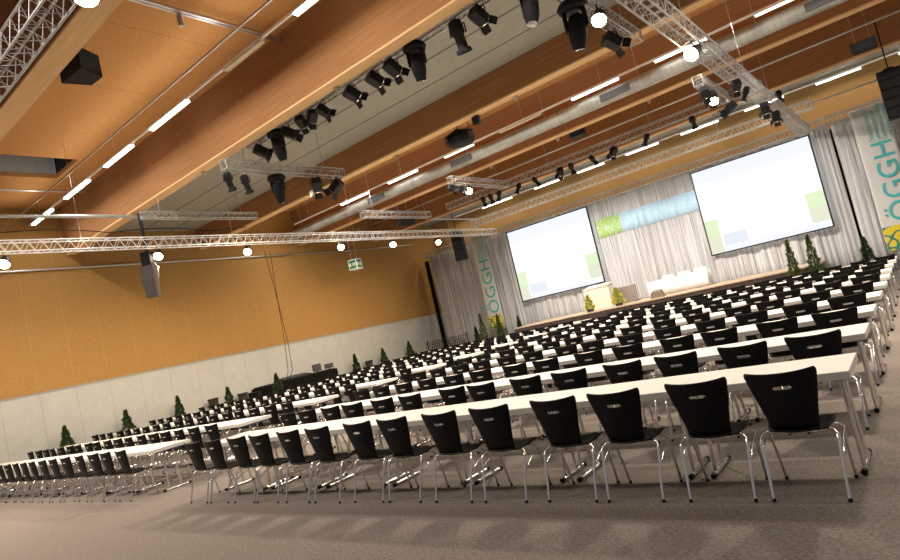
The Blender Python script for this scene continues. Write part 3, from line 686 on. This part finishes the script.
# ------------------------------------------------------------------ fluorescent strips
def strip(y, z, x0, x1, segs, label, r=.022):
    t = empty('light_strip', (x0, y, z), label, 'strip light', 'fluorescent light strips under the ceiling')
    MB().box(0, x1 - x0, -.028, .028, 0, .055, 0, .004).build('trunking', 'white', t)
    for (a, b, m_) in segs:
        MB().box(a - x0, b - x0, -.06, .06, -.022, -.001, 0, .004).build('tube_housing', 'white', t)
        q = MB(); q.tube([(a - x0 + .03, -.03, -.048), (b - x0 - .03, -.03, -.048)], r, 8); q.tube([(a - x0 + .03, .03, -.048), (b - x0 - .03, .03, -.048)], r, 8)
        q.build('tube', m_, t)
    h_ = MB(); x = x0 + 1
    while x < x1 - .5:
        h_.tube([(x - x0, 0, .055), (x - x0, 0, (ZD if y < 8 or 13 < y < 23 else ZG) - z - .005)], .005, 5); x += 2.7
    h_.build('hanging_wire', 'steel', t)
    return t
S1 = [(-21.4, -19.75, 'tube_on'), (-18.7, -17.0, 'tube_on'), (-15.95, -14.35, 'tube_on'), (-13.35, -11.6, 'tube_on'), (-10.1, -8.75, 'tube_off'), (-7.75, -6.1, 'tube_on'), (-5.1, -3.5, 'tube_on'), (-2.4, -.8, 'tube_on'), (.3, 1.9, 'tube_on'), (3, 4.6, 'tube_on')]
strip(7.42, 7.80, -21.7, 8, S1, 'bright fluorescent strip between the first two wooden beams, at left', .028)
S2 = [(-17.45, -15.86, 'tube_on'), (-14.76, -13.25, 'tube_on'), (-11.98, -10.66, 'tube_dim'), (-9.62, -8.03, 'tube_off'), (-6.99, -5.46, 'tube_on'), (-4.44, -3.0, 'tube_on'), (-1.89, -.4, 'tube_dim'), (.7, 2.2, 'tube_on'), (3.3, 4.8, 'tube_on')]
strip(16.95, 7.40, -20.5, 8, S2, 'fluorescent strip running along the silver duct', .022)
S3 = [(a * .965, b * .965, 'tube_on') for (a, b) in ((-18.2, -16.2), (-14.8, -13.04), (-12.28, -10.8), (-9.72, -8.1), (-7.1, -5.44), (-4.41, -2.87), (-1.76, -.2), (.93, 2.5), (3.6, 5.2))]
strip(27.25, 7.44, -19.5, 8, S3, 'farthest fluorescent strip above the drape, at the back wall', .02)
# ------------------------------------------------------------------ duct, pipes, cables
dt = empty('ventilation_duct', (XW + .3, 17.35, 7.12), 'long round silver ventilation duct hanging before the fourth beam', 'duct')
LD = 8.5 - XW - .3
MB().lathe([(.205, 0), (.205, LD)], 24, axis='x').build('pipe', 'galv', dt)
for x in (-15.7, -11.45, -5.75, -.4, 3.5): 
    MB().box(x - XW - .3 - .45, x - XW - .3 + .45, -.24, -.185, -.13, .06).build('grille', 'vent', dt)
b = MB(); x = 1.0
while x < LD:
    b.tube([(x, 0, .2), (x, 0, ZD - 7.12 - .01)], .008, 5); x += 3.1
b.build('hanger', 'steel', dt)
def pipe(pts, r, label, mat='steel', name='pipe'):
    o = MB().tube(pts, r, 10).build(name, mat); tag(o, label, 'pipe'); return o
pipe([(XW + .1, 21.5, 7.32), (8, 21.5, 7.32)], .035, 'thin grey sprinkler pipe before the fifth wooden beam', name='sprinkler_pipe')
pipe([(XW + .1, 6.4, 7.42), (8, 6.4, 7.42)], .022, 'thin grey pipe left of the bright light strip', name='sprinkler_pipe')
pipe([(XW + .06, 1.0, 6.35), (XW + .06, 21.0, 6.40), (XW + .06, 22, 6.42), (XW + .06, 25.8, 6.55)], .035, 'grey pipe running along the top of the wooden left wall', name='wall_pipe')
pipe([(-19.35, 5.0, 8.2), (-19.35, 8.3, 8.2)], .03, 'short grey pipe under the ceiling opening at far left', name='ceiling_pipe')
cr = empty('ceiling_rail', (-9.2, 4.12, 8.2), 'grey ceiling rail crossing between the first two beams', 'rail')
MB().box(-.03, .03, 0, 4.2, 0, .05).box(-.10, -.05, 0, 4.2, .0, .02).build('rail', 'steel', cr)
MB().tube([(0, .6, .05), (0, .6, .21)], .01, 6).tube([(0, 3.6, .05), (0, 3.6, .21)], .01, 6).build('hanger', 'steel', cr)
MB().lathe([(.055, -.22), (.055, -.02)], 16, c=(-.1, 2.0, 0)).lathe([(.045, -.225), (0, -.226)], 16, 1, c=(-.1, 2.0, 0)).build('downlight', ['steel', 'paper'], cr)
cb = empty('hanging_cable', (-20.6, 15.35, 1.0), 'two thin black cables hanging down to the control desk', 'cable')
for (a, b_) in ((.13, -.12), (-.13, .10)):
    MB().tube([(-.4, b_ * .5, .02), (-.12, b_, .35), (0, b_ * .7, 1.5), (0, 0, 3.2), (0, a, 5.35)], .012, 6).build('cable', 'blackplastic', cb)
# ------------------------------------------------------------------ speakers, projector
def speaker(loc, sx, sy, sz, label, rz=0, rx=0, bracket=None, cat='speaker', taper=.8):
    t = empty('hanging_loudspeaker', loc, label, cat, rz=rz); t.rotation_euler = (rx, 0, rz)
    MB().add([(-sx / 2, -sy / 2, -sz / 2), (sx / 2, -sy / 2, -sz / 2), (sx / 2 * taper, sy / 2, -sz / 2), (-sx / 2 * taper, sy / 2, -sz / 2), (-sx / 2, -sy / 2, sz / 2), (sx / 2, -sy / 2, sz / 2), (sx / 2 * taper, sy / 2, sz / 2), (-sx / 2 * taper, sy / 2, sz / 2)], [[0, 1, 2, 3], [4, 5, 6, 7], [0, 1, 5, 4], [1, 2, 6, 5], [2, 3, 7, 6], [3, 0, 4, 7]]).build('cabinet', 'blackplastic', t)
    MB().box(-sx / 2 + .02, sx / 2 - .02, -sy / 2 - .012, -sy / 2 - .001, -sz / 2 + .02, sz / 2 - .02).build('grille', 'darkgrey', t)
    if bracket: MB().tube([(-sx * .3, 0, sz / 2), (-sx * .3, 0, sz / 2 + bracket)], .008, 6).tube([(sx * .3, 0, sz / 2), (sx * .3, 0, sz / 2 + bracket)], .008, 6).build('hanger', 'steel', t)
    return t
speaker((-9.62, 4.42, 6.98), .62, .40, .36, 'black loudspeaker fixed behind the nearest wooden beam, top left', rz=.1, taper=.55, bracket=1.1)
speaker((-7.78, 18.75, 6.86), .5, .3, .26, 'small black loudspeaker box hanging above the middle rows past the duct', bracket=1.4)
speaker((.03, 19.3, 6.22), .55, .28, .26, 'black loudspeaker box hanging on two wires, upper right', bracket=2.1)
speaker((-15.6, 18.4, 6.12), .8, .35, .30, 'dark oval loudspeaker hanging below the short truss at left', rz=1.5, bracket=2.2)
speaker((-8.13, 13.35, 6.70), .22, .16, .2, 'tiny black loudspeaker under the third beam', taper=.6)
# line arrays
def line_array(loc, n, sx, sy, h, label, rz=0, lean=0.0, mat='blackplastic', top=None):
    t = empty('hanging_line_array', loc, label, 'speaker', rz=rz)
    y = 0
    for k in range(n):
        z = -k * h; y = lean * k * k
        mb = MB(); mb.box(-sx / 2, sx / 2, -sy / 2 + y, sy / 2 + y, z - h + .003, z, 0, .008)
        mb.build('cabinet', mat, t)
        MB().box(-sx / 2 + .02, sx / 2 - .02, -sy / 2 + y - .01, -sy / 2 + y - .001, z - h + .03, z - .02).build('grille', 'blackmetal', t)
    if top: MB().tube([(0, 0, 0), (0, 0, top)], .02, 6).box(-.12, .12, -.2, .2, .001, .05).build('flying_frame', 'blackmetal', t)
    return t
line_array((.42, 22.0, 5.93), 5, .62, .5, .28, 'tall black line array hanging at the right picture edge', top=1.6, lean=-.004)
line_array((-16.72, 23.2, 5.95), 6, .52, .42, .235, 'tall black line array hanging left of the left banner', top=.9, rz=.3)
s1 = line_array((-16.62, 8.28, 5.50), 2, .36, .42, .26, 'dark brown speaker pair hanging at the wall truss, upper part', top=1.0, rz=.6) if False else None
s = empty('hanging_loudspeaker', (-16.45, 8.32, 5.1), 'grey curved loudspeaker hanging low under the long wall truss', 'speaker', rz=R_(38))
MB().box(-.13, .13, -.16, .16, .02, .42, 0, .01).build('upper_cabinet', 'blackplastic', s)
MB().add([(-.18, -.2, .02), (.18, -.2, .02), (.18, .2, .02), (-.18, .2, .02), (-.18, -.22, -.35), (.18, -.22, -.35), (.16, .08, -.4), (-.16, .08, -.4), (-.16, -.16, -.85), (.16, -.16, -.85), (.14, .05, -.85), (-.14, .05, -.85)],
         [[0, 1, 2, 3], [0, 1, 5, 4], [1, 2, 6, 5], [2, 3, 7, 6], [3, 0, 4, 7], [4, 5, 9, 8], [5, 6, 10, 9], [6, 7, 11, 10], [7, 4, 8, 11], [8, 9, 10, 11]]).build('curved_cabinet', 'speaker_grey', s)
MB().tube([(-.2, .1, .1), (-.21, .1, -.45)], .015, 6).build('side_bracket', 'steel', s)
MB().tube([(0, 0, .42), (0, 0, 1.55)], .05, 8).build('hanging_post', 'blackmetal', s)
pj = empty('projector', (-9.55, 14.5, 6.82), 'large black projector hanging on a pole before the silver duct', 'projector', rz=R_(-20))
MB().lathe([(.25, .17), (.42, .13), (.46, 0), (.40, -.12), (.22, -.16)], 8, smooth=False).build('housing', 'blackplastic', pj)
MB().lathe([(.09, -.5), (.09, -.38)], 18, axis='y', c=(0, 0, -.02)).lathe([(.07, -.505), (0, -.506)], 18, 1, axis='y', c=(0, 0, -.02)).build('lens', ['blackplastic', 'lamp_lens'], pj)
MB().box(-.34, .34, -.30, .30, .18, .21).box(-.30, -.26, -.26, -.22, .1, .18).box(.26, .3, .22, .26, .1, .18).build('mounting_frame', 'blackmetal', pj)
MB().tube([(0, 0, .21), (0, 0, .62)], .055, 10).tube([(0, 0, .6), (0, 0, ZD - 6.83)], .025, 10).build('pole', 'steel', pj)
MB().tube(bend([(.28, .1, .16), (.45, .1, .32), (.1, .05, .7), (.03, 0, 1.4)]), .012, 6).build('cable', 'blackplastic', pj)
pipe([(XW + .3, 1.0, 8.08), (XW + .3, 8.2, 8.08)], .06, 'dark pipe high on the wooden left wall at far left', 'darkgrey', name='wall_pipe')
o = MB().tube([(-16.5, 4.6 + .12 * i, 6.12 + .10 * abs(math.sin(i * .13)) + .0 * i) for i in range(60)], .012, 6).build('hanging_cable', 'blackplastic'); tag(o, 'black cable looping along above the long wall truss at left', 'cable')
# little brackets under the beams
for k, (x, y) in enumerate(((-8.28, 8.62), (-13.4, 8.62), (-11.1, 13.35), (-6.9, 13.35), (-5.2, 18.25), (-11.0, 18.25), (-8.3, 18.25))):
    o = MB().box(-.05, .05, -.04, .04, -.03, -.001).add([(-.09, 0, -.001), (.09, 0, -.001), (0, 0, -.14)], [[0, 1, 2]]).build('beam_clamp', 'steel', solid=.01); o.location = (x, y, ZB)
    tag(o, 'small grey clamp under a wooden beam, %s' % ['middle of the second beam', 'left part of the second beam', 'left part of the third beam', 'middle of the third beam', 'right part of the fourth beam', 'left part of the fourth beam', 'middle of the fourth beam'][k], 'clamp', 'small clamps under the wooden beams')

# ------------------------------------------------------------------ lights
def area(loc, sx, sy, e, col, d=(0, 0, -1), spread=180):
    ld = bpy.data.lights.new('lamp', 'AREA'); ld.shape = 'RECTANGLE'; ld.size = sx; ld.size_y = sy; ld.energy = e; ld.color = col; ld.spread = R_(spread)
    lo = bpy.data.objects.new('ceiling_fill', ld); COL.objects.link(lo); lo.location = loc; lo.rotation_euler = aim(d); return lo
def spot(loc, tgt, e, col, size=50, blend=.6, r=.08):
    ld = bpy.data.lights.new('spot', 'SPOT'); ld.energy = e; ld.color = col; ld.spot_size = R_(size); ld.spot_blend = blend; ld.shadow_soft_size = r
    lo = bpy.data.objects.new('stage_spot', ld); COL.objects.link(lo); lo.location = loc; lo.rotation_euler = aim(Vector(tgt) - Vector(loc)); return lo
COOL = (1, .95, .86); WARM = (1, .86, .68)
for x in (-17, -9, -1, 6):
    area((x, 7.25, 7.70), 7.5, .15, 170, COOL); area((x, 16.2, 7.20), 7.5, .15, 230, COOL); area((x, 16.2, 7.3), 7.5, .15, 50, COOL, (0, -.1, 1))
    area((x, 7.0, 7.75), 7.8, .15, 20, COOL, (0, -.25, 1)); area((x, 27.1, 7.3), 7.5, .15, 110, WARM); area((x, 25.6, 6.9), 7.5, .15, 60, COOL, (0, .15, 1))  # last one: unseen uplight added to brighten the far ceiling panel
for (x, y) in ((-14, 11), (-7, 11), (0, 11), (-13.3, 18.9), (-6.3, 19.1), (1.8, 15.6)):  # unseen overhead lights added for general brightness, without fixtures
    area((x, y, 6.75), .45, .45, 600 if x < -1 else 450, WARM, spread=138)
area((-15, 1.5, 6.75), .6, .6, 1250, (1, .86, .70)); area((-8, 1.2, 6.75), .6, .6, 260, (1, .9, .78))  # two more added lights without fixtures, lifting the foreground floor
# stage wash
for (x, tx) in ((-12.0, -13), (-9.5, -10.6), (-7.5, -8), (-6.3, -5), (-4.0, -2)):
    spot((x, 20.6, 6.0), (tx, 25.6, 2.4), 1020, (1, .94, .89), 78, .9)
w = bpy.data.worlds.new('World'); sc.world = w; w.use_nodes = True
w.node_tree.nodes['Background'].inputs[0].default_value = (.92, .92, 1, 1); w.node_tree.nodes['Background'].inputs[1].default_value = .20

# ------------------------------------------------------------------ camera
cam = bpy.data.cameras.new('camera'); co = bpy.data.objects.new('camera', cam); COL.objects.link(co)
cam.sensor_width = 36; cam.lens = 36 * 606.986 / 900; cam.clip_end = 200
Rv = Vector((0.7638621571, 0.6044500791, -0.2261740631)); Uv = Vector((0.2240164141, 0.0803344145, 0.9712687723)); Fv = Vector((-0.605253047, 0.7925821622, 0.0740423201))
co.matrix_world = Matrix(((Rv.x, Uv.x, -Fv.x, 0), (Rv.y, Uv.y, -Fv.y, 0), (Rv.z, Uv.z, -Fv.z, 1.627), (0, 0, 0, 1)))
sc.camera = co
sc.view_settings.view_transform = 'Standard'; sc.view_settings.look = 'None'; sc.view_settings.gamma = 1; sc.view_settings.use_curve_mapping = False
sc.view_settings.exposure = 0.0
sc.cycles.use_denoising = True; sc.cycles.max_bounces = 8; sc.cycles.diffuse_bounces = 4; sc.cycles.sample_clamp_indirect = 6
